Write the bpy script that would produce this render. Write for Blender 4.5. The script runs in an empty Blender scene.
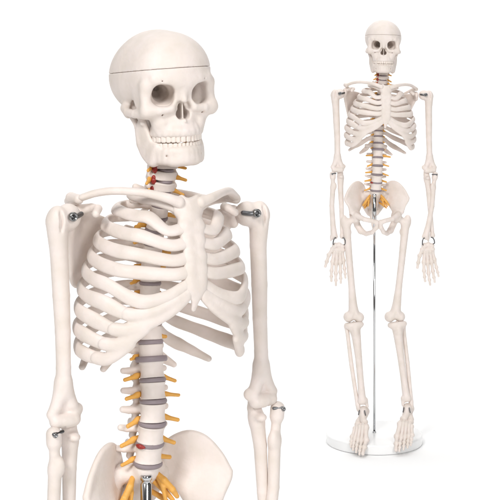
import bpy, bmesh, math, random
import numpy as np
from mathutils import Matrix, Vector, Euler

random.seed(4)
RNG = np.random.default_rng(7)
S = 0.0008                     # one modelling unit in metres
BASE_H = 25.0                  # height of the round base (units)
scene = bpy.context.scene
COL = scene.collection
rad = math.radians


def P(x, a, z):
    """x to the figure's left, a towards its front, z up (units)"""
    return np.array([x, -a, z], float)


# ------------------------------------------------------------------ materials
def mat(name, color, rough=0.5, metal=0.0, sss=0.0, noise=0.0, bump=0.0, scale=60.0, coat=0.0):
    m = bpy.data.materials.new(name)
    m.use_nodes = True
    nt = m.node_tree
    b = nt.nodes['Principled BSDF']
    b.inputs['Base Color'].default_value = (*color, 1)
    b.inputs['Roughness'].default_value = rough
    b.inputs['Metallic'].default_value = metal
    if coat:
        b.inputs['Coat Weight'].default_value = coat
        b.inputs['Coat Roughness'].default_value = 0.25
    if sss:
        b.inputs['Subsurface Weight'].default_value = sss
        b.inputs['Subsurface Radius'].default_value = (0.006, 0.0035, 0.002)
        b.inputs['Subsurface Scale'].default_value = 1.0
    if noise or bump:
        tc = nt.nodes.new('ShaderNodeTexCoord')
        nz = nt.nodes.new('ShaderNodeTexNoise')
        nz.inputs['Scale'].default_value = scale
        nz.inputs['Detail'].default_value = 5
        nt.links.new(tc.outputs['Object'], nz.inputs['Vector'])
        if noise:
            r = nt.nodes.new('ShaderNodeValToRGB')
            c0 = [c * (1 - noise) for c in color]
            c0[2] *= (1 - noise * 0.6)
            c1 = [min(1, c * (1 + noise * 0.5)) for c in color]
            r.color_ramp.elements[0].position = 0.3
            r.color_ramp.elements[1].position = 0.7
            r.color_ramp.elements[0].color = (*c0, 1)
            r.color_ramp.elements[1].color = (*c1, 1)
            nt.links.new(nz.outputs['Fac'], r.inputs['Fac'])
            nt.links.new(r.outputs['Color'], b.inputs['Base Color'])
        if bump:
            nz2 = nt.nodes.new('ShaderNodeTexNoise')
            nz2.inputs['Scale'].default_value = scale * 4
            nz2.inputs['Detail'].default_value = 6
            nt.links.new(tc.outputs['Object'], nz2.inputs['Vector'])
            bp = nt.nodes.new('ShaderNodeBump')
            bp.inputs['Strength'].default_value = bump
            bp.inputs['Distance'].default_value = 0.0012
            nt.links.new(nz2.outputs['Fac'], bp.inputs['Height'])
            nt.links.new(bp.outputs['Normal'], b.inputs['Normal'])
    return m


BONE = mat('bone_plastic', (0.76, 0.678, 0.637), 0.52, 0, 0.08, 0.07, 0.3, 60)
TEETH = mat('tooth_plastic', (0.80, 0.715, 0.655), 0.35, 0, 0.0, 0.02)
DISC = mat('disc_rubber', (0.275, 0.225, 0.245), 0.5, 0, 0, 0.10, 0.1, 90)
NERVE = mat('nerve_yellow', (0.78, 0.40, 0.085), 0.45, 0, 0, 0.12, 0.15, 120)
ARTERY = mat('artery_red', (0.32, 0.025, 0.02), 0.4, 0, 0, 0.1, 0.1, 120)
STEEL = mat('screw_steel', (0.30, 0.30, 0.31), 0.28, 1.0, 0, 0.2, 0.0, 150)
DARKSTEEL = mat('dark_steel', (0.17, 0.17, 0.175), 0.35, 1.0)
CHROME = mat('rod_chrome', (0.62, 0.63, 0.65), 0.12, 1.0, 0, 0.03, 0, 20)
BASEW = mat('base_white', (0.86, 0.86, 0.86), 0.22, 0, 0, 0.01, 0.0, 10, coat=0.4)
FLOOR = mat('white_paper', (0.93, 0.93, 0.93), 0.9, 0, 0, 0.004, 0.0, 3)


# ------------------------------------------------------------- distance fields
class Vol:
    def __init__(self, lo, hi, h=1.0):
        self.h = h
        self.lo = np.array(lo, float)
        n = np.ceil((np.array(hi, float) - self.lo) / h).astype(int) + 1
        self.n = n
        self.f = np.full(n, 12.0, np.float32)

    def _sub(self, lo, hi):
        a = np.clip(np.floor((lo - self.lo) / self.h).astype(int), 0, self.n)
        b = np.clip(np.ceil((hi - self.lo) / self.h).astype(int) + 1, 0, self.n)
        if np.any(b <= a):
            return None
        sl = tuple(slice(a[i], b[i]) for i in range(3))
        ax = [self.lo[i] + self.h * np.arange(a[i], b[i], dtype=np.float32) for i in range(3)]
        X, Y, Z = np.meshgrid(*ax, indexing='ij')
        return sl, np.stack([X, Y, Z], -1)

    def _apply(self, sl, d, k, op):
        g = self.f[sl]
        if op == 'cut':
            d = -d
            if k > 0:
                hh = np.clip(0.5 - 0.5 * (d - g) / k, 0, 1)
                g2 = d * (1 - hh) + g * hh + k * hh * (1 - hh)
            else:
                g2 = np.maximum(g, d)
        else:
            if k > 0:
                hh = np.clip(0.5 + 0.5 * (g - d) / k, 0, 1)
                g2 = g * (1 - hh) + d * hh - k * hh * (1 - hh)
            else:
                g2 = np.minimum(g, d)
        self.f[sl] = g2

    def tube(self, pts, r, k=2.0, flat=None, op='add'):
        pts = [np.asarray(p, float) for p in pts]
        if np.isscalar(r):
            r = [r] * len(pts)
        pm = max(r) + k + 2 * self.h + 2
        s = self._sub(np.min(pts, 0) - pm, np.max(pts, 0) + pm)
        if s is None:
            return self
        sl, X = s
        sc = 1.0
        if flat is not None:
            n = np.asarray(flat[0], float)
            n = n / np.linalg.norm(n)
            q = 1.0 / flat[1] - 1.0
            X = X + (X @ n.astype(np.float32))[..., None] * (n * q).astype(np.float32)
            pts = [p + n * q * (p @ n) for p in pts]
            sc = flat[1]
        best = None
        for i in range(len(pts) - 1):
            a, b = pts[i], pts[i + 1]
            ab = b - a
            L = ab @ ab + 1e-9
            t = np.clip(((X - a.astype(np.float32)) @ ab.astype(np.float32)) / L, 0, 1)
            d = np.linalg.norm(X - (a + t[..., None] * ab), axis=-1) - (r[i] + t * (r[i + 1] - r[i]))
            if best is None:
                best = d
            else:
                kk = 1.0
                hh = np.clip(0.5 + 0.5 * (best - d) / kk, 0, 1)
                best = best * (1 - hh) + d * hh - kk * hh * (1 - hh)
        self._apply(sl, (best * (sc if sc < 1 else 1)).astype(np.float32), k, op)
        return self

    def ell(self, c, r, k=3.0, op='add', R=None):
        c = np.asarray(c, float)
        r = np.asarray(r, float)
        m = (r.max() if R is not None else r) + k + 2 * self.h + 2
        s = self._sub(c - m, c + m)
        if s is None:
            return self
        sl, X = s
        q = X - c
        if R is not None:
            q = q @ np.array(R)
        k0 = np.linalg.norm(q / r, axis=-1)
        k1 = np.linalg.norm(q / (r * r), axis=-1) + 1e-6
        self._apply(sl, (k0 * (k0 - 1) / k1).astype(np.float32), k, op)
        return self

    def box(self, c, half, rnd, k=2.0, op='add', R=None):
        c = np.asarray(c, float)
        half = np.asarray(half, float)
        m = np.linalg.norm(half) + rnd + k + 3
        s = self._sub(c - m, c + m)
        if s is None:
            return self
        sl, X = s
        q = X - c
        if R is not None:
            q = q @ np.array(R)
        q = np.abs(q) - (half - rnd)
        d = np.linalg.norm(np.maximum(q, 0), axis=-1) + np.minimum(q.max(-1), 0) - rnd
        self._apply(sl, d.astype(np.float32), k, op)
        return self

    def blade(self, grid, r, k=2.0):
        """a curved plate through a grid of points; r = half thickness (scalar or grid)"""
        g = np.array(grid, float)
        rr = np.full(g.shape[:2], r, float) if np.isscalar(r) else np.array(r, float)
        up = 14
        g = catmull_grid(np.concatenate([g, rr[..., None]], -1), up)
        tmp = Vol(self.lo, self.lo + (self.n - 1.001) * self.h, self.h)
        pts = g.reshape(-1, 4)
        for p in pts:
            m = p[3] + 3.0 * self.h + 1
            s = tmp._sub(p[:3] - m, p[:3] + m)
            if s is None:
                continue
            sl, X = s
            d = np.linalg.norm(X - p[:3].astype(np.float32), axis=-1) - p[3]
            tmp.f[sl] = np.minimum(tmp.f[sl], d)
        self._apply((slice(None),) * 3, tmp.f, k, 'add')
        return self

    def coords(self):
        ax = [self.lo[i] + self.h * np.arange(self.n[i], dtype=np.float32) for i in range(3)]
        return np.meshgrid(*ax, indexing='ij')

    def mesh(self, name, m, smooth=2, wob=0.0):
        V, F = surface_nets(self.f, self.lo, self.h)
        V = laplace(V, F, smooth)
        return make_mesh(name, V, F, m)


def catmull(pts, n):
    """smooth curve through the points, n samples per span"""
    p = np.array(pts, float)
    p = np.concatenate([[2 * p[0] - p[1]], p, [2 * p[-1] - p[-2]]])
    out = []
    for i in range(1, len(p) - 2):
        for j in range(n):
            t = j / n
            out.append(0.5 * (2 * p[i] + (p[i + 1] - p[i - 1]) * t +
                              (2 * p[i - 1] - 5 * p[i] + 4 * p[i + 1] - p[i + 2]) * t * t +
                              (3 * p[i] - p[i - 1] - 3 * p[i + 1] + p[i + 2]) * t ** 3))
    out.append(p[-2])
    return np.array(out)


def catmull_grid(g, n):
    rows = np.array([catmull(r, n) for r in g])
    return np.array([catmull(rows[:, j], n) for j in range(rows.shape[1])]).transpose(1, 0, 2)


def surface_nets(f, lo, h):
    f = f.copy()
    f[0], f[-1] = np.maximum(f[0], .5), np.maximum(f[-1], .5)
    f[:, 0], f[:, -1] = np.maximum(f[:, 0], .5), np.maximum(f[:, -1], .5)
    f[:, :, 0], f[:, :, -1] = np.maximum(f[:, :, 0], .5), np.maximum(f[:, :, -1], .5)
    ins = f < 0
    nx, ny, nz = np.array(f.shape) - 1
    cnt = np.zeros((nx, ny, nz), np.int8)
    for i in (0, 1):
        for j in (0, 1):
            for k in (0, 1):
                cnt += ins[i:nx + i, j:ny + j, k:nz + k]
    act = np.argwhere((cnt > 0) & (cnt < 8))
    idx = np.full((nx, ny, nz), -1, np.int64)
    idx[tuple(act.T)] = np.arange(len(act))
    acc = np.zeros((len(act), 3))
    num = np.zeros(len(act))
    corners = [(i, j, k) for i in (0, 1) for j in (0, 1) for k in (0, 1)]
    for a in corners:
        for ax in range(3):
            if a[ax]:
                continue
            b = list(a)
            b[ax] = 1
            fa = f[tuple((act + np.array(a)).T)]
            fb = f[tuple((act + np.array(b)).T)]
            m = (fa < 0) != (fb < 0)
            t = fa[m] / (fa[m] - fb[m])
            p = np.tile(np.array(a, float), (m.sum(), 1))
            p[:, ax] = t
            acc[m] += p
            num[m] += 1
    V = lo + h * (act + acc / num[:, None])
    F = []
    for ax in range(3):
        o = [(1, 2), (2, 0), (0, 1)][ax]
        s0 = [slice(1, -1)] * 3
        s0[ax] = slice(0, -1)
        s1 = [slice(1, -1)] * 3
        s1[ax] = slice(1, None)
        A, B = ins[tuple(s0)], ins[tuple(s1)]
        for flip in (0, 1):
            e = np.argwhere((A & ~B) if flip == 0 else (~A & B))
            if not len(e):
                continue
            off = np.ones(3, int)
            off[ax] = 0
            e = e + off
            q = []
            for (u, v) in ((0, 0), (-1, 0), (-1, -1), (0, -1)):
                c = e.copy()
                c[:, o[0]] += u
                c[:, o[1]] += v
                q.append(idx[tuple(c.T)])
            q = np.stack(q, 1)
            if flip:
                q = q[:, ::-1]
            F.append(q)
    return V, np.concatenate(F)


def laplace(V, F, it):
    if it <= 0:
        return V
    E = np.concatenate([F[:, [i, (i + 1) % 4]] for i in range(4)])
    E = np.concatenate([E, E[:, ::-1]])
    E = np.unique(E, axis=0)
    n = np.bincount(E[:, 0], minlength=len(V))[:, None]
    for i in range(it):
        lam = 0.55 if i % 2 == 0 else (-0.35 if it > 2 else 0.4)
        avg = np.stack([np.bincount(E[:, 0], V[E[:, 1], a], len(V)) for a in range(3)], 1) / np.maximum(n, 1)
        V = V + lam * (avg - V)
    return V


def make_mesh(name, V, F, m):
    me = bpy.data.meshes.new(name)
    V = np.asarray(V, np.float32) * S
    F = np.asarray(F)
    me.vertices.add(len(V))
    me.vertices.foreach_set('co', V.ravel())
    me.loops.add(F.size)
    me.loops.foreach_set('vertex_index', F.astype(np.int32).ravel())
    me.polygons.add(len(F))
    me.polygons.foreach_set('loop_start', np.arange(0, F.size, F.shape[1], dtype=np.int32))
    me.update(calc_edges=True)
    me.validate()
    me.polygons.foreach_set('use_smooth', np.ones(len(me.polygons), bool))
    me.materials.append(m)
    return me


def mirror(me):
    n = me.copy()
    n.transform(Matrix.Scale(-1, 4, (1, 0, 0)))
    n.flip_normals()
    return n


def sweep(name, pts, rh, rt, m, up=(0, 0, 1), seg=16):
    """tube with an elliptical section: rh = half height (along up), rt = half thickness"""
    pts = np.array(pts, float)
    n = len(pts)
    T = np.gradient(pts, axis=0)
    T /= np.linalg.norm(T, axis=1)[:, None]
    U = np.array(up, float)
    if U.ndim == 1:
        U = np.tile(U, (n, 1))
    U = U - T * np.sum(U * T, 1)[:, None]
    U /= np.linalg.norm(U, axis=1)[:, None]
    W = np.cross(T, U)
    ang = np.arange(seg) * 2 * math.pi / seg
    V = []
    cap = 4
    L0 = max(rt[0], .5)
    L1 = max(rt[-1], .5)
    rings = []
    for c in range(cap):
        a = (c + .3) / cap * math.pi / 2
        rings.append((pts[0] - T[0] * L0 * math.cos(a), U[0], W[0], rh[0] * math.sin(a), rt[0] * math.sin(a)))
    for i in range(n):
        rings.append((pts[i], U[i], W[i], rh[i], rt[i]))
    for c in range(cap - 1, -1, -1):
        a = (c + .3) / cap * math.pi / 2
        rings.append((pts[-1] + T[-1] * L1 * math.cos(a), U[-1], W[-1], rh[-1] * math.sin(a), rt[-1] * math.sin(a)))
    for (p, u, w, a, b) in rings:
        V.append(p + np.outer(np.cos(ang) * a, u) + np.outer(np.sin(ang) * b, w))
    V = np.concatenate(V)
    F = []
    R = len(rings)
    for i in range(R - 1):
        for j in range(seg):
            k = (j + 1) % seg
            F.append((i * seg + j, i * seg + k, (i + 1) * seg + k, (i + 1) * seg + j))
    me = bpy.data.meshes.new(name)
    faces = [tuple(reversed(f)) for f in F]
    faces.append(tuple(range(seg)))
    faces.append(tuple(range((R - 1) * seg, R * seg))[::-1])
    me.from_pydata([tuple(v * S) for v in V], [], faces)
    bm = bmesh.new()
    bm.from_mesh(me)
    bmesh.ops.recalc_face_normals(bm, faces=bm.faces)
    bm.to_mesh(me)
    bm.free()
    for p in me.polygons:
        p.use_smooth = True
    me.materials.append(m)
    return me


def lathe(name, prof, m, seg=64, flatang=None):
    """prof = list of (radius, z)"""
    bm = bmesh.new()
    rings = []
    for (r, z) in prof:
        if r <= 1e-6:
            rings.append([bm.verts.new((0, 0, z * S))])
        else:
            rings.append([bm.verts.new((r * S * math.cos(t * 2 * math.pi / seg), r * S * math.sin(t * 2 * math.pi / seg), z * S)) for t in range(seg)])
    for a, b in zip(rings[:-1], rings[1:]):
        if len(a) == 1 and len(b) == 1:
            continue
        for j in range(seg):
            k = (j + 1) % seg
            if len(a) == 1:
                bm.faces.new((a[0], b[j], b[k]))
            elif len(b) == 1:
                bm.faces.new((a[j], b[0], a[k]))
            else:
                bm.faces.new((a[j], b[j], b[k], a[k]))
    bmesh.ops.recalc_face_normals(bm, faces=bm.faces)
    me = bpy.data.meshes.new(name)
    bm.to_mesh(me)
    bm.free()
    for p in me.polygons:
        p.use_smooth = True
    me.materials.append(m)
    return me


# ---------------------------------------------------------------------- skull
# local frame: x left, a forward, z up, z = 0 at the middle of the orbits
SEAM = 26.0


def seam_z(Y):
    return SEAM - 0.075 * (Y + 45)        # the seam sinks slightly towards the back


def build_skull():
    v = Vol((-58, -72, -60), (58, 76, 70), 0.8)
    # brain case
    v.ell(P(0, -14, 18), (46.5, 51, 45), 0)
    v.ell(P(0, 13, 21), (42, 38, 39.5), 8)
    v.ell(P(0, -34, 14), (42, 31, 36), 10)
    v.ell(P(0, -8, -18), (33, 38, 12), 10)
    # brow, nose bridge
    for s in (-1, 1):
        v.tube([P(s * 33.5, 32, 10), P(s * 28, 39, 14.5), P(s * 17, 42, 14.5), P(s * 5, 43, 12)], [4.2, 4.4, 4.8, 4.6], 7)
        v.tube([P(s * 34.5, 31, 10), P(s * 35.5, 29.5, 0), P(s * 35.5, 32, -10)], [4.2, 3.8, 4.4], 6)
        v.ell(P(s * 32, 34, -15.5), (10, 7, 7), 5)
        v.tube([P(s * 35, 33, -13), P(s * 24, 39, -15), P(s * 13, 41, -13.5), P(s * 7.5, 41, -5), P(s * 5, 41.5, 8)], [5, 5, 4.4, 2.8, 3.6], 3.5)
        v.tube([P(s * 36, 30, -18), P(s * 40.5, 16, -18.5), P(s * 41.5, 0, -17.5), P(s * 38.5, -12, -14)], [5.2, 4.0, 3.8, 5], 4)
        v.ell(P(s * 34.5, -15, -16), (5, 7, 9), 5)
        v.ell(P(s * 20, 30, -28), (7.5, 10, 11), 6)
        v.ell(P(s * 15, 4, -31), (6.5, 17, 16), 3)
        v.tube([P(s * 26, 31, -21), P(s * 20, 27, -36)], [5.4, 5], 5)
        # deep walls behind the orbits so they read as cups
        v.ell(P(s * 19, 12, -2), (19, 18, 19), 4)
        v.box(P(s * 33.5, 22, -1), (4, 11, 12), 3.5, 7)
    # maxilla
    v.ell(P(0, 25.5, -27), (22, 19, 19), 5)
    arc = [P(22 * math.sin(t), 20 + 23 * math.cos(t), -36.5) for t in np.linspace(-1.65, 1.65, 13)]
    v.tube(arc, 5.4, 4)
    v.ell(P(0, 23, -36), (19, 19, 6), 3)
    v.tube([P(0, 42.5, 10), P(0, 43.5, 2), P(0, 45, -5.5)], [3.8, 3.8, 3.4], 4)
    # orbits: squarish mouths narrowing to the back
    for s in (-1, 1):
        R = Matrix.Rotation(rad(-s * 8), 3, 'Y')
        Rn = np.array(Matrix.Rotation(rad(s * 14), 3, 'Z') @ R)
        v.box(P(s * 19.4, 38, 0), (10.7, 14.5, 10.5), 8.0, 2.5, 'cut', Rn)
        v.tube([P(s * 18.5, 34, 0), P(s * 13, 14, 1), P(s * 11, 2, 1)], [9.2, 8.2, 5.0], 3, op='cut')
        v.tube([P(s * 13, 26, 3), P(s * 8, -4, 4)], [3.4, 2.4], 1.5, op='cut')
        # temple hollow and the space inside the cheek arch
        v.ell(P(s * 53, 13, -3), (9, 12, 13), 6, 'cut')
        v.ell(P(s * 33.5, 7, -16), (4.0, 14, 14), 2.0, 'cut')
        v.ell(P(s * 33.5, 14, -37), (7, 19, 12), 3, 'cut')
        v.tube([P(s * 52, -8, -24), P(s * 34, -8, -24)], 2.6, 1, op='cut')
        v.tube([P(s * 23, 50, -20), P(s * 21, 34, -19)], 1.1, .6, op='cut')
        v.tube([P(s * 24, 52, 15.5), P(s * 22, 40, 13)], .8, .6, op='cut')
    # nose opening, pear shaped, with the septum left standing
    v.tube([P(0, 62, -10.5), P(0, 26, -12)], [2.6, 3.0], 1.0, op='cut')
    v.tube([P(0, 62, -15), P(0, 26, -15)], [4.4, 4.2], 1.5, op='cut')
    for s in (-1, 1):
        v.tube([P(s * 2.8, 62, -20.5), P(s * 2.8, 26, -20)], [4.9, 4.7], 1.5, op='cut')
    v.box(P(0.3, 31, -17), (0.75, 9.5, 10), 0.6, 0.8)
    v.tube([P(0, 42.5, -27), P(0, 46, -26.5)], [2.4, 1.2], 2)
    # roots of the teeth as soft ridges
    for i, t in enumerate(np.linspace(-1.5, 1.5, 14)):
        v.tube([P(22 * math.sin(t), 20 + 22 * math.cos(t), -30), P(25.4 * math.sin(t), 20 + 25.6 * math.cos(t), -39.5)], [1.2, 1.9], 3.5)
    X, Y, Z = v.coords()
    cap = Vol(v.lo, v.lo + (v.n - 1.001) * v.h, v.h)
    cut = Z - seam_z(Y)
    cap.f = np.maximum(v.f, -(cut - 0.14)).astype(np.float32)
    v.f = np.maximum(v.f, cut + 0.14).astype(np.float32)
    return v.mesh('skull', BONE, 2), cap.mesh('skull_cap', BONE, 1)


def build_mandible():
    v = Vol((-52, -68, -80), (52, 30, -4), 0.8)

    def ar(w, d, t, a0, z):
        return P((w - 3.8) * math.sin(t), a0 - 5.5 + d * math.cos(t), z)
    T = np.linspace(-1.45, 1.45, 15)
    v.tube([ar(24.5, 24.5, t, 24, -55.0) for t in T], 4.2, 2)
    v.tube([ar(27, 27, t, 22, -58) for t in T], np.interp(np.abs(T), [0, .9, 1.45], [4.6, 4.6, 3.6]).tolist(), 5)
    v.tube([ar(27.5, 26.5, t, 22, -64.5) for t in T], np.interp(np.abs(T), [0, .9, 1.45], [5, 5, 4]).tolist(), 5)
    v.ell(P(0, 41.5, -65), (12, 6, 5.5), 5)
    for s in (-1, 1):
        v.ell(P(s * 11, 40, -66.5), (6, 5, 4), 4)
        g = [[P(s * 23, 27, -51), P(s * 25, 23, -58), P(s * 25.5, 21, -67)],
             [P(s * 26.5, 20, -46), P(s * 27, 17, -55), P(s * 27, 16, -65)],
             [P(s * 29.5, 17, -33), P(s * 30, 12, -44), P(s * 29, 9, -60)],
             [P(s * 33, 18, -20), P(s * 33, 8, -30), P(s * 31, 4, -51)]]
        v.blade(g, [[3.8, 4.2, 4.6], [3, 3.6, 4.2], [2.6, 2.8, 3.6], [2.2, 2.4, 3.4]], 6)
        v.tube([P(s * 31, 5, -48), P(s * 33, 2, -30), P(s * 37, -3, -18)], [3.4, 3, 3.8], 3)
        v.tube([P(s * 33, 17, -28), P(s * 34.5, 17, -15)], [3, 2.2], 2)
        v.tube([P(s * 21, 50, -60), P(s * 17, 32, -60)], 1.0, .6, op='cut')
    for t in np.linspace(-1.0, 1.0, 10):
        v.tube([ar(26.4, 26.4, t, 24, -54.5), ar(27.2, 27.2, t, 23, -60)], [1.7, 0.9], 2.5)
    return v.mesh('mandible', BONE, 6)


def build_teeth(upper):
    z0, z1 = (-39.5, -47.2) if upper else (-53.5, -47.7)
    v = Vol((-34, -60, -60), (34, -8, -36), 0.5)
    n = 14
    w = [3.6, 3.5, 3.2, 3.0, 2.9, 2.7, 3.3, 3.3, 2.7, 2.9, 3.0, 3.2, 3.5, 3.6]
    if not upper:
        w = [3.6, 3.5, 3.2, 2.9, 2.7, 2.3, 2.3, 2.3, 2.3, 2.7, 2.9, 3.2, 3.5, 3.6]
    A = 25.5
    tt = np.cumsum(w) - np.array(w) / 2
    tt = (tt / sum(w) - .5) * 3.0
    for i in range(n):
        t = tt[i]
        rr = 24.2 if upper else 23.2
        c = P(rr * math.sin(t), 20 + (rr + .4) * math.cos(t), (z0 + z1) / 2)
        half = (w[i] * sum(w) and 3.0 * rr / sum(w) * w[i] / 2 - .12, 2.2, abs(z0 - z1) / 2 + (.3 if i in (5, 8) else 0))
        R = np.array(Matrix.Rotation(t, 3, 'Z'))
        v.box(c, half, 1.3, 0.35, R=R)
    return v.mesh('upper_teeth' if upper else 'lower_teeth', TEETH, 1)


# ------------------------------------------------------------------ vertebrae
def build_vertebra(kind):
    """origin at the middle of the body; sizes in units"""
    v = Vol((-34, -22, -22), (34, 52, 20), 0.7)
    if kind == 'lumbar':
        w, d, h = 14.4, 11.4, 8.4
        for z, f in ((-h + 1.6, 1.0), (h - 1.6, 1.0)):
            v.ell(P(0, 0, z), (w, d, 1), 0) if False else None
        body(v, w, d, h, .86)
        for s in (-1, 1):
            v.tube([P(s * 8, -8, 3), P(s * 9, -18, 2)], [4.2, 3.6], 3)
            v.tube([P(s * 9, -14, 1), P(s * 18, -16, .5), P(s * 24, -18, 1)], [4, 3.6, 3.2], 3)
            v.tube([P(s * 8, -18, 8), P(s * 9, -20, -9)], [4, 3.6], 3)
            v.tube([P(s * 9, -18, 1), P(0, -26, -1)], [3.6, 4], 3)
        v.tube([P(0, -26, -2), P(0, -42, -5)], [4, 5], 3, flat=((1, 0, 0), .55))
    elif kind == 'thoracic':
        w, d, h = 11.4, 10, 5.2
        body(v, w, d, h, .92)
        for s in (-1, 1):
            v.tube([P(s * 6, -8, 2), P(s * 8, -15, 1)], [3.4, 3], 2)
            v.tube([P(s * 8, -14, 1), P(s * 22, -24, 3)], [3.4, 3.6], 2)
            v.tube([P(s * 8, -15, 1), P(0, -21, -2)], [3, 3], 2)
        v.tube([P(0, -21, -2), P(0, -36, -14)], [3.4, 3], 2, flat=((1, 0, 0), .6))
    else:
        w, d, h = 12.6, 8.6, 4.3
        body(v, w, d, h, .95)
        for s in (-1, 1):
            v.tube([P(s * 8, -3, -1), P(s * 14, -5, -1)], [3.8, 3.6], 2)
            v.tube([P(s * 12, -8, 3), P(s * 12, -10, -4)], [4, 4], 2)
            v.tube([P(s * 11, -9, 0), P(0, -20, -1)], [3, 3], 2)
        v.tube([P(0, -20, -1), P(0, -31, -4)], [3, 2.6], 2)
    return v.mesh('vertebra', BONE, 2)


def body(v, w, d, h, waist):
    """waisted drum"""
    X, Y, Z = v.coords()
    z = np.clip(Z / h, -1, 1)
    f = waist + (1 - waist) * z ** 4
    rr = np.sqrt((X / (w * f)) ** 2 + (Y / (d * f)) ** 2) + 1e-6
    dr = (rr - 1) * np.sqrt(X ** 2 + Y ** 2) / rr
    dz = np.abs(Z) - h
    rnd = 1.0
    q0, q1 = dr + rnd, dz + rnd
    dd = np.sqrt(np.maximum(q0, 0) ** 2 + np.maximum(q1, 0) ** 2) + np.minimum(np.maximum(q0, q1), 0) - rnd
    v.f = np.minimum(v.f, dd).astype(np.float32)


def build_disc(w, d, h):
    prof = [(0, -h), (.93, -h), (.985, -h * .6), (1.0, 0), (.985, h * .6), (.93, h), (0, h)]
    me = lathe('disc', prof, DISC, 48)
    me.transform(Matrix.Diagonal((w, d, 1, 1)))
    return me


def build_nerve(L, r, drop, fwd=0):
    """left nerve root: leaves the canal behind the body and runs outwards"""
    pts = catmull([P(6, -10, 1), P(13, -9, 0.5), P(13 + L * .5, -7 + fwd * .5, -drop * .4), P(13 + L, -6 + fwd, -drop)], 6)
    n = len(pts)
    t = np.linspace(0, 1, n)
    rr = r * (1.0 + .35 * np.exp(-((t - .42) / .16) ** 2) - .25 * t)
    return sweep('nerve_root', pts, rr, rr * .9, NERVE, seg=12)


# ------------------------------------------------------------------------ ribs
SPX = [(500, -20), (545, -34), (600, 0), (615, 7), (635, 9), (655, 12), (677, 11.5), (697, 8), (717, 3), (734, 0), (752, -3), (780, -7), (812, -8),
       (845, -3), (870, 4), (890, 10), (910, 13), (930, 12), (955, 6)]


def spineA(z):
    return float(np.interp(z, [p[0] for p in SPX], [p[1] for p in SPX]))


DISC_Z = [615, 635, 655.6, 677.6, 697.6, 717.6, 734, 751.6, 765.0, 778.4, 791.8, 805.2, 818.6, 832, 845.4, 858.8, 872.2, 885.5, 896.3, 907.5, 918, 928, 938]
RIB_W = [33, 49, 60, 69.5, 76, 82, 86, 89, 89, 86, 76, 52]
RIB_DROP = [3, 5, 9, 12, 15, 17, 20, 23, 27, 33, 40, 36]
RIB_ST = [(9, 61, 872), (9, 70, 856), (8, 75, 842.5), (8, 79, 828.5), (8, 82, 815.5), (7, 83, 805), (6, 82, 798)]
TZ = {}
for _i in range(12):
    TZ[_i + 1] = (DISC_Z[17 - _i] + DISC_Z[16 - _i]) / 2


def rib_points(i):
    w = RIB_W[i - 1]
    zh = TZ[i] + 4
    sa = spineA(zh)
    drop = RIB_DROP[i - 1]
    back = -36 if i > 2 else (-30 if i == 2 else -20)
    if i <= 7:
        sx, sA, sz = RIB_ST[i - 1]
        front = sA
    else:
        front = [86, 84, 80, 64, 60][i - 8]
    ac = (back + front) / 2
    hb = (front - back) / 2
    pts = [P(7, sa - 7, zh), P(15, sa - 17, zh + .5)]
    endth = 150 if i <= 7 else [116, 112, 110, 96, 66][i - 8]
    if i in (6, 7):
        endth = 128 if i == 6 else 118
    ths = [t for t in (26, 48, 70, 92, 112, 130, 146) if t < endth - 5]
    for th in ths:
        t = rad(th)
        e = 0.86
        x = w * abs(math.sin(t)) ** e
        a = ac - hb * math.copysign(abs(math.cos(t)) ** e, math.cos(t))
        s = min(1, max(0, (th - 14) / 112))
        s = s * s * (3 - 2 * s) * .6 + s * .4
        q = min(1, max(0, (i - 6) / 3))
        s = s * (1 - q) + q * (math.sin(min(t, math.pi / 2)) * .92 + .08 * min(1, max(0, (th - 90) / 40)))
        pts.append(P(x, a, zh - drop * s))
    zl = zh - drop
    if i <= 7:
        if i == 6:
            pts += [P(56, 74, 788), P(30, 81, 792)]
        elif i == 7:
            pts += [P(64, 66, 775), P(52, 74.5, 776)]
            return pts, zl
        elif i > 1:
            pts.append(P(sx + 17, sA - 2.5, sz - 2.5))
        pts.append(P(sx, sA, sz))
    elif i == 8:
        pts += [P(73, 58, 760), P(62, 67.5, 760.5)]
    elif i == 9:
        pts += [P(78, 50, 745), P(68, 60.5, 746)]
    elif i == 10:
        pts += [P(80, 40, 730), P(74, 50, 730.5)]
    return pts, zl


def build_rib(i):
    pts, zl = rib_points(i)
    c = catmull(pts, 10)
    # resample evenly
    d = np.r_[0, np.cumsum(np.linalg.norm(np.diff(c, axis=0), axis=1))]
    n = 72
    t = np.linspace(0, 1, n)
    c = np.stack([np.interp(t * d[-1], d, c[:, k]) for k in range(3)], 1)
    rh = np.interp(t, [0, .05, .14, .35, .62, .74, .80, .92, 1], [3.4, 3.2, 4.9, 6.0, 6.7, 6.8, 6.7, 6.0, 5.9])
    rt = np.interp(t, [0, .05, .14, .35, .62, .74, .80, .92, 1], [3.0, 2.8, 3.4, 3.2, 3.4, 3.8, 4.0, 3.7, 3.4])
    if i == 1:
        rh *= .95
        rt *= 1.25
    if 7 <= i <= 10:
        rh = rh * np.interp(t, [0, .6, .8, 1], [1, 1.0, 1.12, 1.0])
    if i >= 11:
        rh *= np.interp(t, [0, .6, 1], [.95, .95, .55])
    rh = rh * (1 + .03 * np.sin(t * 17 + i) + .02 * np.sin(t * 37 + 2 * i))
    # the section leans with the wall of the chest
    lean = np.array([[0, 0, 1.0]] * n)
    ctr = np.array([0, -22, 0])
    out = c - ctr
    out[:, 2] = 0
    out /= np.linalg.norm(out, axis=1)[:, None]
    tilt = np.interp(i, [1, 2, 3, 6, 9, 12], [1.6, .9, .5, .12, -.05, -.1])
    lean = lean - out * tilt
    return sweep('rib', c, rh, rt, BONE, lean, 18)


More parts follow.
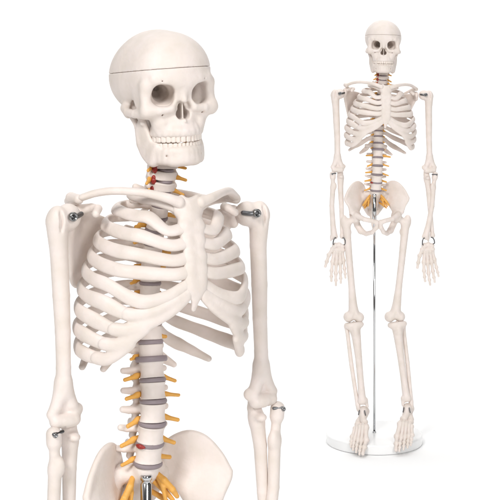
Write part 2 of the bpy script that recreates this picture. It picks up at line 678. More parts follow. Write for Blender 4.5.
COSTAL = {7: [(64, 66, 775), (56, 72, 775), (42, 79, 779), (24, 82, 788), (7, 83, 798)],
          8: [(73, 58, 760), (64, 66, 760), (52, 74, 764), (38, 79, 771), (23, 82, 780), (10, 83, 791)],
          9: [(78, 50, 745), (70, 59, 745), (61, 67, 750), (49, 75, 761)],
          10: [(80, 40, 730), (75, 49, 730), (69, 57, 735), (59, 67, 746)]}


def build_costal():
    v = Vol((0, -96, 712), (100, -28, 822), 0.9)
    for i, pp in COSTAL.items():
        c = catmull([P(*p) for p in pp], 5)
        r = np.interp(np.linspace(0, 1, len(c)), [0, .3, .8, 1], [6.3, 6.0, 5.2, 4.8])
        v.tube(list(c), list(r), 2.6, ((.5, -.85, 0), .72))
    return v.mesh('costal_cartilage', BONE, 3)


def build_sternum():
    v = Vol((-22, -94, 770), (22, -46, 896), 0.8)
    fl = ((0, 1, 0), .42)
    v.tube([P(0, 62, 874), P(0, 66, 862), P(0, 70, 851)], [13.5, 13, 10.6], 4, fl)
    v.tube([P(-8, 61, 877), P(8, 61, 877)], [9, 9], 3, fl)
    v.tube([P(0, 70, 851), P(0, 80, 822), P(0, 84, 801)], [10.4, 11.2, 9.4], 5, fl)
    v.tube([P(0, 83.5, 801), P(0, 84, 790), P(0, 81, 780)], [5.5, 4.6, 3.0], 3, ((0, 1, 0), .55))
    for s in (-1, 1):
        for (x, a, z) in RIB_ST:
            v.ell(P(s * (x - 1), a - .4, z), (5, 3.4, 5), 6)
    v.ell(P(0, 62, 889), (6, 9, 4.5), 3, 'cut')
    return v.mesh('sternum', BONE, 3)


def build_clavicle():
    pts = catmull([P(12, 64, 880), P(26, 62, 884.5), P(44, 50, 888), P(64, 30, 888), P(77, 15, 884.5), P(87, 6, 879.5)], 8)
    n = len(pts)
    t = np.linspace(0, 1, n)
    rh = np.interp(t, [0, .1, .4, .75, 1], [6, 5, 3.9, 3.8, 3.6])
    rt = np.interp(t, [0, .1, .4, .75, 1], [5.5, 4.6, 3.9, 4.8, 5.4])
    return sweep('clavicle', pts, rh, rt, BONE, seg=20)


def build_scapula():
    v = Vol((24, -40, 772), (118, 62, 904), 0.9)
    g = [[P(36, -38, 852), P(56, -33, 859), P(78, -18, 862), P(91, -8, 864)],
         [P(37, -44, 842), P(60, -40, 848), P(76, -26, 846), P(91, -10, 852)],
         [P(46, -46, 822), P(58, -44, 820), P(73, -34, 820), P(84, -22, 826)],
         [P(60, -44, 788), P(64, -44, 786), P(70, -40, 790), P(75, -34, 798)]]
    v.blade(g, [[2, 1.6, 2, 4], [2.2, 1.3, 2, 4.6], [2.2, 1.6, 2.4, 3.6], [3, 3, 3, 3]], 2)
    v.ell(P(93, -4, 858), (6, 8, 12), 4)
    v.ell(P(101, 1, 858), (6, 7, 10), 2, 'cut')
    v.tube([P(44, -48, 852), P(68, -45, 861), P(84, -32, 872), P(91, -12, 877.5), P(90, 3, 877)], [2.6, 3, 4, 5.2, 5], 3)
    v.tube([P(86, -8, 866), P(76, 4, 869), P(74, 14, 869), P(79, 20, 865)], [5.2, 4.4, 4.2, 4], 3)
    return v.mesh('scapula', BONE, 3)


# --------------------------------------------------- limb bones (proximal at origin, distal at -z)
def build_humerus():                      # length 200, left side: head faces -x
    v = Vol((-36, -26, -216), (36, 26, 22), 0.9)
    v.ell(P(-9, -2, 0), (13, 12, 13), 2)
    v.ell(P(4, 2, 1), (9, 10, 11.5), 4)
    v.tube([P(4, 1, -4), P(2, 0, -34), P(1, 1, -75), P(0, 1, -110), P(0, 1, -145), P(0, 0, -168)], [11, 8.8, 8.4, 7.6, 7.2, 8.4], 5)
    v.tube([P(0, 0, -160), P(-8, 0, -182), P(-12, -1, -190)], [7.5, 6.4, 6.0], 4)
    v.tube([P(0, 0, -160), P(8, 0, -182), P(13, 0, -189)], [7.5, 6, 5], 4)
    v.ell(P(-15, -2, -188), (6, 5, 6), 3)
    v.tube([P(-9, 2, -196), P(9, 2, -196)], [7.2, 6.8], 3)
    v.tube([P(-4, 4, -197), P(1, 4, -197)], [5.5, 5.5], 2)
    v.ell(P(0, 11, -184), (5, 5, 5), 2, 'cut')
    v.ell(P(0, -13, -184), (7, 6, 7), 2, 'cut')
    v.ell(P(-1, -1, -184), (8, 3, 8), 2)
    v.ell(P(2.5, 9, -205), (1.6, 8, 5), 1, 'cut')
    v.ell(P(4, 12, 0), (2, 4, 14), 2, 'cut')
    return v.mesh('humerus', BONE, 3)


def build_ulna():                         # length 172
    v = Vol((-22, -22, -182), (22, 26, 18), 0.9)
    v.tube([P(0, -4, 10), P(0, -5, 0), P(0, -2, -14)], [6.5, 7.5, 7.5], 3)
    v.ell(P(0, 7, -8), (6, 6.5, 4.5), 3)
    v.tube([P(0, -2, -10), P(1, 0, -40), P(0, 0, -90), P(0, 0, -162)], [8.4, 7, 6, 5.0], 4)
    v.ell(P(0, 0, -165), (6.4, 6.4, 7), 4)
    v.ell(P(0, 8, 5), (9, 6, 7.5), 1.5, 'cut')
    return v.mesh('ulna', BONE, 3)


def build_radius():                       # length 168
    v = Vol((-22, -20, -180), (22, 20, 12), 0.9)
    v.tube([P(0, 0, 3), P(0, 0, -5)], [7.6, 7.6], 1)
    v.tube([P(0, 0, -5), P(0, 0, -16), P(0, 0, -32)], [5.2, 5, 6.2], 3)
    v.ell(P(-4, 3, -28), (5, 5, 9), 3)
    v.tube([P(0, 0, -30), P(4, 0, -80), P(2, 0, -130), P(0, 0, -156)], [6.6, 6.2, 6.8, 8.6], 4)
    v.ell(P(0, 0, -162), (10, 7, 7), 4)
    v.tube([P(5, 0, -162), P(8, 0, -171)], [4, 2.6], 3)
    v.ell(P(-2, 0, -174), (9, 6, 4.5), 2, 'cut')
    return v.mesh('radius', BONE, 3)


def build_carpus():
    v = Vol((-26, -14, -32), (26, 14, 8), 0.7)
    for (x, z, r) in [(8, -5, 7), (-1, -4, 7), (-9, -7, 6), (12, -14, 6.4), (5, -17, 6), (-2, -16, 7), (-9, -16, 6.4), (15, -20, 4)]:
        v.ell(P(x, random.uniform(-1, 1.5), z), (r, 6, r), 1.6)
    return v.mesh('hand', BONE, 2)


def finger_chain(v, pts, r0):
    for i in range(len(pts) - 1):
        a, b = np.array(pts[i], float), np.array(pts[i + 1], float)
        d = b - a
        f = 1 - .13 * i
        e = r0 * f
        last = i == len(pts) - 2
        v.tube([a + d * .06, a + d * .3, a + d * .7, a + d * .94], [e * 1.18, e * .8, e * .76, e * (.85 if last else 1.14)], .5)


def build_fingers():
    out = []
    data = [
        [(13, 0, -13), (22, 4, -29), (27, 6, -46), (30, 6, -59)],
        [(9, 0, -20), (12.5, 0, -48), (14.5, 2, -70), (15, 5, -84), (15, 8, -95)],
        [(3, 0, -20), (4, 0, -51), (4.5, 2, -77), (4.5, 6, -93), (4.5, 10, -105)],
        [(-4, 0, -20), (-5, 0, -49), (-6, 2, -73), (-6.5, 6, -88), (-6.5, 10, -99)],
        [(-9, 0, -18), (-12.5, 0, -44), (-15, 2, -64), (-16.5, 5, -76), (-17, 8, -86)]]
    for k, f in enumerate(data):
        pts = [P(*p) for p in f]
        lo = np.min(pts, 0) - 8
        v = Vol(lo, np.max(pts, 0) + 8, 0.55)
        finger_chain(v, pts, 5.0 if k == 0 else (5.0 if k < 4 else 4.5))
        out.append(v.mesh('finger', BONE, 2))
    return out


def build_femur():                        # length 258 from head to joint, left side: head at origin, shaft goes to +x
    v = Vol((-40, -30, -274), (48, 34, 22), 1.0)
    v.ell(P(0, 0, 0), (13, 13, 13), 1)
    v.tube([P(0, 0, 0), P(16, -1, -9), P(24, -2, -16)], [8.4, 8, 10], 3)
    v.ell(P(29, -5, -7), (9, 10, 14), 5)
    v.ell(P(15, -8, -36), (6, 6, 7), 4)
    v.tube([P(23, -3, -14), P(20, -1, -50), P(14, 2, -110), P(8, 3, -170), P(4, 1, -215), P(1, 0, -236)], [11, 9.6, 8.4, 8.4, 11, 14], 6)
    v.ell(P(-12.5, -4, -245), (13, 17, 13), 6)
    v.ell(P(14, -4, -244), (13, 17, 13), 6)
    v.ell(P(1, 16, -240), (5, 5, 12), 4, 'cut')
    v.ell(P(1, 4, -262), (3.5, 26, 9), 4, 'cut')
    v.ell(P(1, -26, -246), (6, 14, 14), 3, 'cut')
    return v.mesh('femur', BONE, 3)


def build_patella():
    v = Vol((-14, -12, -14), (14, 12, 14), 0.8)
    v.ell(P(0, 0, 1), (9.5, 4.6, 9.5), 1).ell(P(0, 0, -6), (4.5, 3.6, 5), 3)
    return v.mesh('patella', BONE, 2)


def build_tibia():                        # length 196
    v = Vol((-34, -28, -212), (34, 30, 14), 1.0)
    v.ell(P(-11, -1, -5), (14, 14, 9), 3)
    v.ell(P(12, -1, -5), (13, 14, 9), 3)
    v.ell(P(0, 12, -22), (7, 6, 9), 5)
    v.tube([P(0, 0, -8), P(-2, 2, -32), P(-2, 3, -80), P(-1, 1, -140), P(0, 0, -178)], [16, 11.5, 8.8, 8, 9.6], 6)
    v.ell(P(0, 0, -186), (12.5, 11, 9), 5)
    v.tube([P(-9, 0, -184), P(-11, 0, -200)], [5, 3.6], 4)
    v.box(P(0, -1, 6), (26, 18, 4), 2, 2, 'cut')
    v.ell(P(0, -1, 1), (3.5, 3, 4), 1.5)
    v.ell(P(2, 0, -202), (9, 16, 7.5), 2, 'cut')
    return v.mesh('tibia', BONE, 3)


def build_fibula():                       # length 190
    v = Vol((-14, -14, -206), (14, 14, 12), 0.9)
    v.ell(P(0, 0, 0), (6.5, 6.5, 7.5), 1)
    v.tube([P(0, 0, -4), P(0, -1, -20), P(1, -2, -90), P(0, 0, -160), P(-1, 1, -182)], [6, 5.0, 5.4, 5, 6], 3)
    v.ell(P(-1, 1, -190), (5.6, 7, 11), 4)
    return v.mesh('fibula', BONE, 3)


def build_tarsus():                       # ankle at origin, forward = -y, big toe at -x
    v = Vol((-26, -50, -42), (26, 44, 14), 0.9)
    v.ell(P(0, -1, -3), (10, 12, 9), 2)
    v.tube([P(0, 2, -8), P(-3, 18, -13)], [9, 7.5], 3)
    v.tube([P(1, -4, -18), P(2, -26, -25)], [10, 10.5], 4)
    v.tube([P(4, 2, -20), P(9, 16, -22)], [7, 7], 3)
    v.ell(P(-6, 24, -15), (8.5, 6, 8), 2)
    v.ell(P(9, 25, -22), (7.5, 9, 7), 2)
    for x in (-13, -5, 2, 9):
        v.ell(P(x, 34, -17 - abs(x + 6) * .3), (5, 7, 6.4), 1.6)
    return v.mesh('foot', BONE, 2)


def build_toes():
    out = []
    X0 = [-12, -5.5, 1, 7, 12.5]
    X1 = [-17, -7, 1, 9, 16]
    X2 = [-17, -8, 0.5, 8.5, 15]
    mt = [70, 75, 72, 68, 62]
    tip = [107, 108, 102, 95, 86]
    z0 = [-17, -15, -16, -19, -22]
    for k in range(5):
        m, t = mt[k], tip[k]
        if k == 0:
            f = [(X0[k], 38, z0[k]), (X1[k], m, -29), (X2[k] + 1, m + 20, -32), (X2[k] + 1.5, t, -36)]
        else:
            f = [(X0[k], 38, z0[k]), (X1[k], m, -29), (X2[k], m + (t - m) * .5, -30), (X2[k], m + (t - m) * .78, -33), (X2[k], t, -37)]
        pts = [P(*p) for p in f]
        v = Vol(np.min(pts, 0) - 10, np.max(pts, 0) + 10, 0.6)
        finger_chain(v, pts, 6.6 if k == 0 else 4.9)
        out.append(v.mesh('toe', BONE, 2))
    return out


# ---------------------------------------------------------------------- pelvis
def build_hip():
    v = Vol((-1, -64, 496), (98, 58, 656), 0.9)
    g = [[P(24, -26, 605), P(30, -22, 623), P(45, -8, 634), P(61, 2, 630), P(75, 10, 614), P(84, 16, 595)],
         [P(26, -24, 598), P(34, -18, 608), P(47, -6, 612), P(60, 4, 610), P(73, 11, 602), P(83, 17, 590)],
         [P(29, -20, 590), P(37, -14, 593), P(48, -2, 596), P(59, 6, 596), P(70, 13, 592), P(79, 18, 584)],
         [P(38, -10, 582), P(43, -2, 579), P(50, 5, 577), P(58, 10, 575), P(67, 15, 574), P(73, 18, 575)],
         [P(48, -2, 566), P(52, 2, 563), P(56, 6, 561), P(61, 10, 560), P(66, 13, 560), P(69, 15, 562)]]
    th = [[4.2, 3.6, 3.4, 3.4, 3.6, 4.2], [4, 2.6, 2.1, 2.1, 2.6, 4], [5, 3.2, 2.3, 2.3, 3, 4.2], [6, 5, 4.4, 4.6, 5, 4.6], [7, 7, 7, 7, 7, 5]]
    v.blade(g, th, 3)
    v.ell(P(57, 8, 548), (17, 17, 17), 6)
    v.ell(P(70, 11, 543), (13.5, 13.5, 13.5), 1.5, 'cut')
    v.tube([P(54, 0, 540), P(48, -6, 524), P(40, 0, 511)], [9, 8.5, 8.5], 4)
    v.tube([P(40, 0, 511), P(28, 14, 505), P(15, 32, 511), P(7, 42, 524)], [7.8, 6, 5.6, 5.6], 3)
    v.tube([P(56, 22, 553), P(38, 38, 545), P(16, 45, 541), P(6, 44, 537)], [8, 6, 5.6, 6.4], 4)
    v.tube([P(4.6, 44, 539), P(4.8, 42, 524)], [5, 5], 3)
    return v.mesh('hip_bone', BONE, 3)


def build_sacrum():
    v = Vol((-46, -22, 500), (46, 62, 622), 0.9)
    v.tube([P(0, 3, 609), P(0, -8, 599), P(0, -24, 582), P(0, -36, 558), P(0, -36, 536)], [13.5, 13, 13, 10, 6.5], 3)
    for s in (-1, 1):
        v.tube([P(s * 8, -6, 602), P(s * 20, -13, 602), P(s * 27, -18, 596)], [9, 10, 9], 5)
        v.tube([P(s * 24, -18, 592), P(s * 22, -30, 572), P(s * 10, -38, 550)], [10, 8, 6], 5)
        for (x, a, z) in ((17, -10, 590), (14, -20, 574), (10.5, -26, 561)):
            v.ell(P(s * x, a + 3, z), (3.4, 9, 3.4), 2, 'cut')
    v.tube([P(0, -34, 538), P(0, -30, 522), P(0, -22, 512)], [6, 4.6, 3], 3)
    v.tube([P(0, -34, 600), P(0, -46, 570), P(0, -42, 545)], [4, 4, 3], 5)
    v.box(P(0, 5, 618), (16, 14, 5), 1, 1.5, 'cut')
    return v.mesh('sacrum', BONE, 2)


def build_sacral_nerve():
    v = Vol((2, -32, 550), (40, 44, 606), 0.7)
    v.tube([P(13, 0, 602), P(19, 6, 595), P(27, 9, 585), P(33, 8, 577)], [2.6, 3.4, 3.3, 2.4], 1)
    v.tube([P(14, -6, 592), P(22, 2, 583), P(30, 5, 573)], [2.8, 3.1, 2.0], 1)
    v.tube([P(14, -14, 580), P(20, -4, 576), P(28, 2, 569)], [2.6, 2.8, 2.0], 1)
    v.tube([P(14, -2, 600), P(18, 6, 588), P(20, 8, 575)], [2.0, 2.6, 1.9], 1)
    return v.mesh('nerve_root', NERVE, 1)


# ------------------------------------------------------------------- hardware
def bolt_mesh(r, depth, head_m=STEEL):
    """screw head lying along -y (towards the front), origin at its back"""
    me = lathe('screw', [(0, 0), (r * .8, 0), (r, .6), (r, depth * .7), (r * .86, depth), (r * .62, depth), (r * .55, depth * .55), (0, depth * .5)], head_m, 28)
    me.transform(Matrix.Rotation(rad(90), 4, 'X'))
    return me


def wire(name, pts, r, m, n=6):
    c = catmull(pts, n)
    return sweep(name, c, np.full(len(c), r), np.full(len(c), r), m, (0.13, 0.31, 0.94), 12)


# ------------------------------------------------------------------- assembly
def link(name, me, parent, M=None, label=None):
    o = bpy.data.objects.new(name, me)
    COL.objects.link(o)
    o.parent = parent
    if M is not None:
        o.matrix_local = M
    if label:
        o['label'] = label
    return o


def Tm(x, a, z):
    return Matrix.Translation((x * S, -a * S, z * S))


def bone_matrix(p, q, L, roll=0.0):
    """p proximal, q distal in (x, a, z); local -z runs from p to q, scaled to the length"""
    p, q = Vector(P(*p)), Vector(P(*q))
    d = (p - q)
    s = d.length / L
    zax = d.normalized()
    yax = Vector((0, 1, 0))
    xax = yax.cross(zax).normalized()
    yax = zax.cross(xax)
    R = Matrix((xax, yax, zax)).transposed().to_4x4()
    return Matrix.Translation(p * S) @ R @ Matrix.Rotation(rad(roll), 4, 'Z') @ Matrix.Diagonal((1, 1, s, 1))


print('building bones')
M_SKULL, M_CAP = build_skull()
M_MAND = build_mandible()
M_UT, M_LT = build_teeth(True), build_teeth(False)
M_VL, M_VT, M_VC = build_vertebra('lumbar'), build_vertebra('thoracic'), build_vertebra('cervical')
M_DL, M_DT, M_DC = build_disc(14.6, 11.8, 2.1), build_disc(11.8, 10.3, 1.4), build_disc(7.8, 8.9, 1.25)
M_NL = build_nerve(15, 2.65, 3)
M_NT = build_nerve(6, 2.2, 1)
M_NC = build_nerve(8, 2.2, 3, 4)
M_NS = build_sacral_nerve()
M_RIBS = [build_rib(i) for i in range(1, 13)]
M_ST = build_sternum()
M_COST = build_costal()
M_CLAV = build_clavicle()
M_SCAP = build_scapula()
M_HUM, M_ULN, M_RAD = build_humerus(), build_ulna(), build_radius()
M_CARP, M_FING = build_carpus(), build_fingers()
M_FEM, M_PAT, M_TIB, M_FIB = build_femur(), build_patella(), build_tibia(), build_fibula()
M_TARS, M_TOES = build_tarsus(), build_toes()
M_HIP, M_SAC = build_hip(), build_sacrum()
M_BOLT = bolt_mesh(4.6, 4.5)
M_PIN = bolt_mesh(2.4, 3.5)


def arte(side):
    pts = [P(side * 12.2, 1, z) for z in (-2.2, -.8, .8, 2.2)]
    pts = [p + np.array([side * .8 * math.sin(i * 2), 0, 0]) for i, p in enumerate(pts)]
    return wire('artery', pts, 2.6, ARTERY, 4)


M_ART = {s: arte(s) for s in (-1, 1)}
_t = np.radians(np.linspace(6, 46, 7))
M_HERN = sweep('disc_bulge', [P(-15.1 * math.cos(t), 12.3 * math.sin(t), 0) for t in _t], np.array([1.2, 2.0, 2.4, 2.5, 2.4, 2.0, 1.1]), np.array([.9, 1.5, 1.9, 2.1, 1.9, 1.4, .8]), ARTERY, seg=14)
_mir = {}


def side_mesh(me, s):
    """left side as built, right side mirrored (one shared mirrored copy)"""
    if s > 0:
        return me
    if me.name not in _mir:
        _mir[me.name] = mirror(me)
    return _mir[me.name]


def build_figure(loc, yaw, label, pose):
    root = bpy.data.objects.new('skeleton_model', None)
    COL.objects.link(root)
    root.location = loc
    root.rotation_euler = (0, 0, rad(yaw))
    root['label'] = label
    root['category'] = 'skeleton'
    root['group'] = 'anatomical skeleton models'
    UP = Tm(0, 0, BASE_H)                                      # skeleton units start at the top of the base
    piv = Tm(0, 7, 612)
    TORSO = UP @ piv @ Matrix.Rotation(rad(pose['lean']), 4, 'Y') @ piv.inverted()

    # skull
    sx, sa, sz = pose['skull']
    SK = UP @ Tm(sx, sa, sz) @ Matrix.Rotation(rad(pose['skull_yaw']), 4, 'Z') @ Matrix.Rotation(rad(pose['skull_roll']), 4, 'Y') @ Matrix.Rotation(rad(pose['skull_pitch']), 4, 'X')
    sk = link('skull', M_SKULL, root, SK)
    link('skull_cap', M_CAP, sk)
    md = link('mandible', M_MAND, sk)
    link('upper_teeth', M_UT, sk)
    link('lower_teeth', M_LT, sk)

    # spine: each body sits between two discs
    zs = DISC_Z
    for i in range(len(zs)):
        zd = zs[i]
        znext = zs[i + 1] if i + 1 < len(zs) else zd + 9
        zc = (zd + znext) / 2
        a = spineA(zc)
        slope = math.degrees(math.atan2(spineA(znext) - spineA(zd), znext - zd))
        kind = 'lumbar' if i < 5 else ('thoracic' if i < 17 else 'cervical')
        gap = znext - zd
        me, h0, disc, dh, ner = {'lumbar': (M_VL, 20.6, M_DL, 1, M_NL), 'thoracic': (M_VT, 13.4, M_DT, 1, M_NT), 'cervical': (M_VC, 10.8, M_DC, 1, M_NC)}[kind]
        wv = 1.0
        if kind == 'thoracic':
            wv = float(np.interp(i, [5, 8, 16], [1.16, 1.0, .9]))
        if kind == 'lumbar':
            wv = float(np.interp(i, [0, 4], [1.06, .97]))
        M = TORSO @ Tm(0, a, zc) @ Matrix.Rotation(rad(slope), 4, 'X') @ Matrix.Diagonal((wv, wv, gap / h0, 1))
        vb = link('vertebra', me, root, M)
        ad = spineA(zd)
        sl = math.degrees(math.atan2(spineA(zd + 8) - spineA(zd - 8), 16))
        MD = M.inverted() @ TORSO @ Tm(0, ad, zd) @ Matrix.Rotation(rad(sl - (7 if i == 0 else 0)), 4, 'X') @ Matrix.Diagonal((wv, wv, max(1, gap / h0 * 1.12) if kind == 'thoracic' else 1, 1))
        link('disc', M_DL if i == 5 else disc, vb, MD)
        if i == 1:
            link('disc_bulge', M_HERN, vb, MD, 'dark red bulging spot on the grey disc')
        for s in (-1, 1):
            off = 3.2 if kind == 'lumbar' else 1.5
            ca = {'lumbar': 1, 'thoracic': 1, 'cervical': 4}[kind]
            jit = lambda a: rad(random.uniform(-a, a))
            N = M.inverted() @ TORSO @ Tm(0, ad + ca, zd + off) @ Euler((jit(6), jit(7), jit(8))).to_matrix().to_4x4() @ Matrix.Diagonal((random.uniform(.88, 1.12), 1, random.uniform(.85, 1.15), 1))
            link('nerve_root', side_mesh(ner, s), vb, N)
            if kind == 'cervical' and s < 0:
                link('artery', M_ART[s], vb, M.inverted() @ TORSO @ Tm(0, ad - 1, zd + 1), 'red artery stub beside the neck bone')
    sc = link('sacrum', M_SAC, root, UP)
    for s in (-1, 1):
        link('nerve_root', side_mesh(M_NS, s), sc, None)
    HIP = UP @ Tm(pose['hip_dx'], 0, 0) @ Matrix.Diagonal((.96, .96, 1, 1))
    for s in (-1, 1):
        link('hip_bone', side_mesh(M_HIP, s), root, HIP)

    # chest
    for s in (-1, 1):
        for i in range(12):
            link('rib', side_mesh(M_RIBS[i], s), root, TORSO)
        link('costal_cartilage', side_mesh(M_COST, s), root, TORSO)
        link('clavicle', side_mesh(M_CLAV, s), root, TORSO)
        link('scapula', side_mesh(M_SCAP, s), root, TORSO)
    link('sternum', M_ST, root, TORSO)

    # limbs
    for s in (-1, 1):
        A = pose['arm'][s]
        hm = link('humerus', side_mesh(M_HUM, s), root, UP @ bone_matrix(A['sh'], A['el'], 200, A.get('roll', 0)))
        link('screw', M_BOLT, hm, Tm(s * -7, 12.0, 2))
        br = wire('bracket', [P(s * -19, 7, 3), P(s * -13, 11.5, 2), P(s * -6, 13, 2)], 2.5, DARKSTEEL)
        link('bracket', br, hm)
        ul = link('ulna', side_mesh(M_ULN, s), root, UP @ bone_matrix(A['ul'][0], A['ul'][1], 172))
        ra = link('radius', side_mesh(M_RAD, s), root, UP @ bone_matrix(A['ra'][0], A['ra'][1], 168))
        link('hinge_pin', M_PIN, ra, Tm(s * 2, 6, 4))
        e1 = np.array(P(*A['ra'][0])) + np.array([s * 4, -7, 5.0])
        e0 = np.array(P(*A['ul'][0])) + np.array([s * 2, -9, 2.0])
        pin = wire('elbow_pin', [e0 * .45 + e1 * .55, e0 * .25 + e1 * .75, e1], 1.6, DARKSTEEL)
        link('elbow_pin', pin, ra, (UP @ bone_matrix(A['ra'][0], A['ra'][1], 168)).inverted() @ UP)
        H = UP @ Tm(*A['hand']) @ Matrix.Rotation(rad(A.get('hand_yaw', 0)), 4, 'Z') @ Matrix.Rotation(rad(A.get('hand_roll', 0)), 4, 'Y') @ Matrix.Diagonal((1.12, 1.1, 1.0, 1))
        flip = A.get('flip', -1)
        hd = link('hand', side_mesh(M_CARP, flip), root, H)
        for f in M_FING:
            link('finger', side_mesh(f, flip), hd)
        for k in (-1, 1):
            w = wire('wrist_wire', [P(k * 8, 6, 15), P(k * 10, 8, 15), P(k * 13, 9, 10), P(k * 14, 9, 4), P(k * 14, 8, 0), P(k * 12, 5, -2)], 1.4, DARKSTEEL)
            link('wrist_wire', w, hd)
        Lg = pose['leg'][s]
        fm = link('femur', side_mesh(M_FEM, s), root, UP @ bone_matrix(Lg['hip'], Lg['knee'], 258))
        tb = link('tibia', side_mesh(M_TIB, s), root, UP @ bone_matrix(Lg['kn2'], Lg['ank'], 196, Lg.get('roll', 0)))
        kx, ka, kz = Lg['kn2']
        ax, aa, az = Lg['ank']
        link('fibula', side_mesh(M_FIB, s), root, UP @ bone_matrix((kx + s * 17.5, ka - 8, kz - 9), (ax + s * 12.5, aa - 6, az - 2), 186))
        F = UP @ Tm(ax, aa + 2, az - 10) @ Matrix.Rotation(rad(Lg['foot_yaw']), 4, 'Z') @ Matrix.Rotation(rad(Lg['foot_pitch']), 4, 'X') @ Matrix.Scale(1.12, 4)
        ft = link('foot', side_mesh(M_TARS, s), root, F)
        for t in M_TOES:
            link('toe', side_mesh(t, s), ft)
        for k in (-1, 1):
            w = wire('ankle_pin', [P(k * 6, 10, 5), P(k * 7, 13, 1), P(k * 8, 14, -4)], 1.3, DARKSTEEL)
            link('ankle_pin', w, ft)
    return root


def build_stand(loc, yaw, label):
    root = bpy.data.objects.new('display_stand', None)
    COL.objects.link(root)
    root.location = Vector(loc) + Matrix.Rotation(rad(yaw), 3, 'Z') @ Vector((-5 * S, -13 * S, 0))
    root.rotation_euler = (0, 0, rad(yaw))
    root['label'] = label
    root['category'] = 'stand'
    root['group'] = 'round display stands'
    h = BASE_H
    prof = [(0, 0.0), (117, 0.0), (121, 1.2), (122, 4)]
    prof += [(122, h - 5)] + [(122 - 5 * (1 - math.cos(t)), h - 5 + 5 * math.sin(t)) for t in np.linspace(.2, math.pi / 2, 7)] + [(0, h)]
    link('base_disc', lathe('base_disc', prof, BASEW, 128), root)
    link('rod', lathe('rod', [(0, h), (2.9, h), (2.9, h + 575), (0, h + 575)], CHROME, 24), root)
    link('rod_foot', lathe('rod_foot', [(3, h), (4.6, h), (4.6, h + 2), (3.4, h + 3), (3, h + 3.2)], CHROME, 32), root)
    z0, z1 = h + 540, h + 606
    link('socket', lathe('socket', [(0, z0), (5.2, z0), (5.8, z0 + 1.5), (5.8, z1 - 9), (4.6, z1 - 8), (4.6, z1 - 5.5), (5.9, z1 - 5), (5.9, z1 - 1), (5, z1), (0, z1)], CHROME, 32), root)
    return root


cam_h = (1062 + BASE_H) * S
NEAR = (-105.6 * S, 1575 * S, 0)
FAR = (319.5 * S, 4016 * S, 0)

near_pose = dict(
    hip_dx=9,
    lean=3.4, skull=(22, 2, 984), skull_yaw=-4, skull_roll=-2.5, skull_pitch=0,
    arm={-1: dict(sh=(-96, 8, 866), el=(-92, 8, 667), ul=((-82, 3, 661), (-88, 6, 492)), ra=((-105, 13, 657), (-99, 14, 492)), hand=(-94, 12, 478), flip=-1),
         1: dict(sh=(126, 8, 856), el=(135, 8, 657), ul=((131, 3, 651), (143, 6, 484)), ra=((150, 13, 648), (131, 14, 484)), hand=(138, 12, 470), flip=-1)},
    leg={-1: dict(hip=(-54, 10, 545), knee=(-59, 26, 282), kn2=(-60, 27, 282), ank=(-44, 55, 80), foot_yaw=-21, foot_pitch=24),
         1: dict(hip=(54, 10, 545), knee=(46, 26, 281), kn2=(50, 27, 281), ank=(69, 58, 84), foot_yaw=-18, foot_pitch=24)})
far_pose = dict(
    hip_dx=1,
    lean=3.4, skull=(20, 2, 985), skull_yaw=-9, skull_roll=1.0, skull_pitch=0,
    arm={-1: dict(sh=(-101, 5, 860), el=(-98, 5, 664), ul=((-90, 2, 658), (-86, 5, 492)), ra=((-111, 8, 654), (-108, 9, 492)), hand=(-96, 9, 481), flip=-1, hand_roll=2),
         1: dict(sh=(134, 5, 856), el=(141, 5, 660), ul=((133, 3, 652), (148, 5, 490)), ra=((153, 9, 650), (128, 9, 488)), hand=(134, 9, 478), flip=-1, hand_roll=-5)},
    leg={-1: dict(hip=(-53, 10, 545), knee=(-59, 26, 282), kn2=(-60, 27, 282), ank=(-42, 55, 80), foot_yaw=-21, foot_pitch=24),
         1: dict(hip=(54, 10, 545), knee=(45, 26, 281), kn2=(51, 27, 281), ank=(70, 59, 85), foot_yaw=-18, foot_pitch=24)})

build_figure(NEAR, 32, 'large close-up skeleton turned three-quarters, its head turned right, seen down to the hips', near_pose)
build_figure(FAR, 6, 'small full-length skeleton facing forward, hanging above a round white base', far_pose)
build_stand(NEAR, 32, 'chrome rod ending in a socket under the spine of the large close-up skeleton')
build_stand(FAR, 6, 'round white base with thin chrome rod holding up the small full-length skeleton')


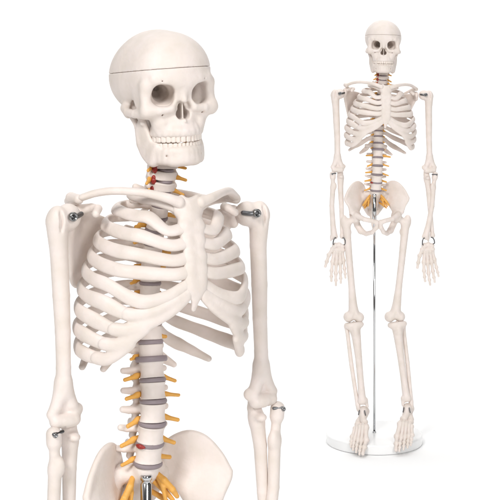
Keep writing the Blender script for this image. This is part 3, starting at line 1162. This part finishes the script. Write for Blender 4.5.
# -------------------------------------------------------------------- setting
def sheet(name, prof, width, m):
    bm = bmesh.new()
    a = [bm.verts.new((-width / 2, y, z)) for (y, z) in prof]
    b = [bm.verts.new((width / 2, y, z)) for (y, z) in prof]
    for i in range(len(prof) - 1):
        bm.faces.new((a[i], b[i], b[i + 1], a[i + 1]))
    me = bpy.data.meshes.new(name)
    bm.to_mesh(me)
    bm.free()
    for p in me.polygons:
        p.use_smooth = True
    me.materials.append(m)
    o = bpy.data.objects.new(name, me)
    COL.objects.link(o)
    o['kind'] = 'structure'
    return o


R_ = 1.0
back = 6.0
prof = [(-3, 0), (back - R_, 0)] + [(back - R_ + R_ * math.sin(t), R_ - R_ * math.cos(t)) for t in np.linspace(.1, math.pi / 2, 16)] + [(back, 4.5)]
sheet('floor', prof, 14, FLOOR)

# --------------------------------------------------------------------- lights
w = bpy.data.worlds.new('World')
scene.world = w
w.use_nodes = True
w.node_tree.nodes['Background'].inputs['Color'].default_value = (1, 0.99, 0.98, 1)
w.node_tree.nodes['Background'].inputs['Strength'].default_value = 0.10


def area(name, loc, target, size, power, color=(1, 1, 1)):
    l = bpy.data.lights.new(name, 'AREA')
    l.shape = 'RECTANGLE'
    l.size, l.size_y = size
    l.energy = power
    l.color = color
    o = bpy.data.objects.new(name, l)
    COL.objects.link(o)
    o.location = loc
    o.rotation_euler = (Vector(target) - Vector(loc)).to_track_quat('-Z', 'Y').to_euler()
    return o


area('key_softbox', (-2.6, -3.6, 5.0), (0.2, 2.2, .5), (1.8, 1.8), 325, (1, .99, .98))
area('fill_softbox', (3.0, -4.6, 3.2), (0.2, 2.2, .5), (2.0, 2.2), 240)
area('top_softbox', (0.0, 2.9, 4.6), (0.0, 2.9, 0), (4.5, 5.0), 84)
area('backdrop_lamp', (0.0, 4.0, 3.8), (0.0, 6.0, .9), (5.0, .8), 60)

# --------------------------------------------------------------------- camera
cd = bpy.data.cameras.new('camera')
cam = bpy.data.objects.new('camera', cd)
COL.objects.link(cam)
cam.location = (0, 0, cam_h)
cam.rotation_euler = (rad(90), 0, 0)
cd.sensor_width = 36
cd.lens = 36 * 1575 / 500
cd.shift_y = -(250 - 14.5) / 500
cd.clip_start = 0.05
cd.clip_end = 60
scene.camera = cam
vs = scene.view_settings
vs.view_transform = 'Standard'
vs.look = 'None'
vs.exposure = 0
vs.gamma = 1
scene.render.resolution_x = scene.render.resolution_y = 1024
print('done')
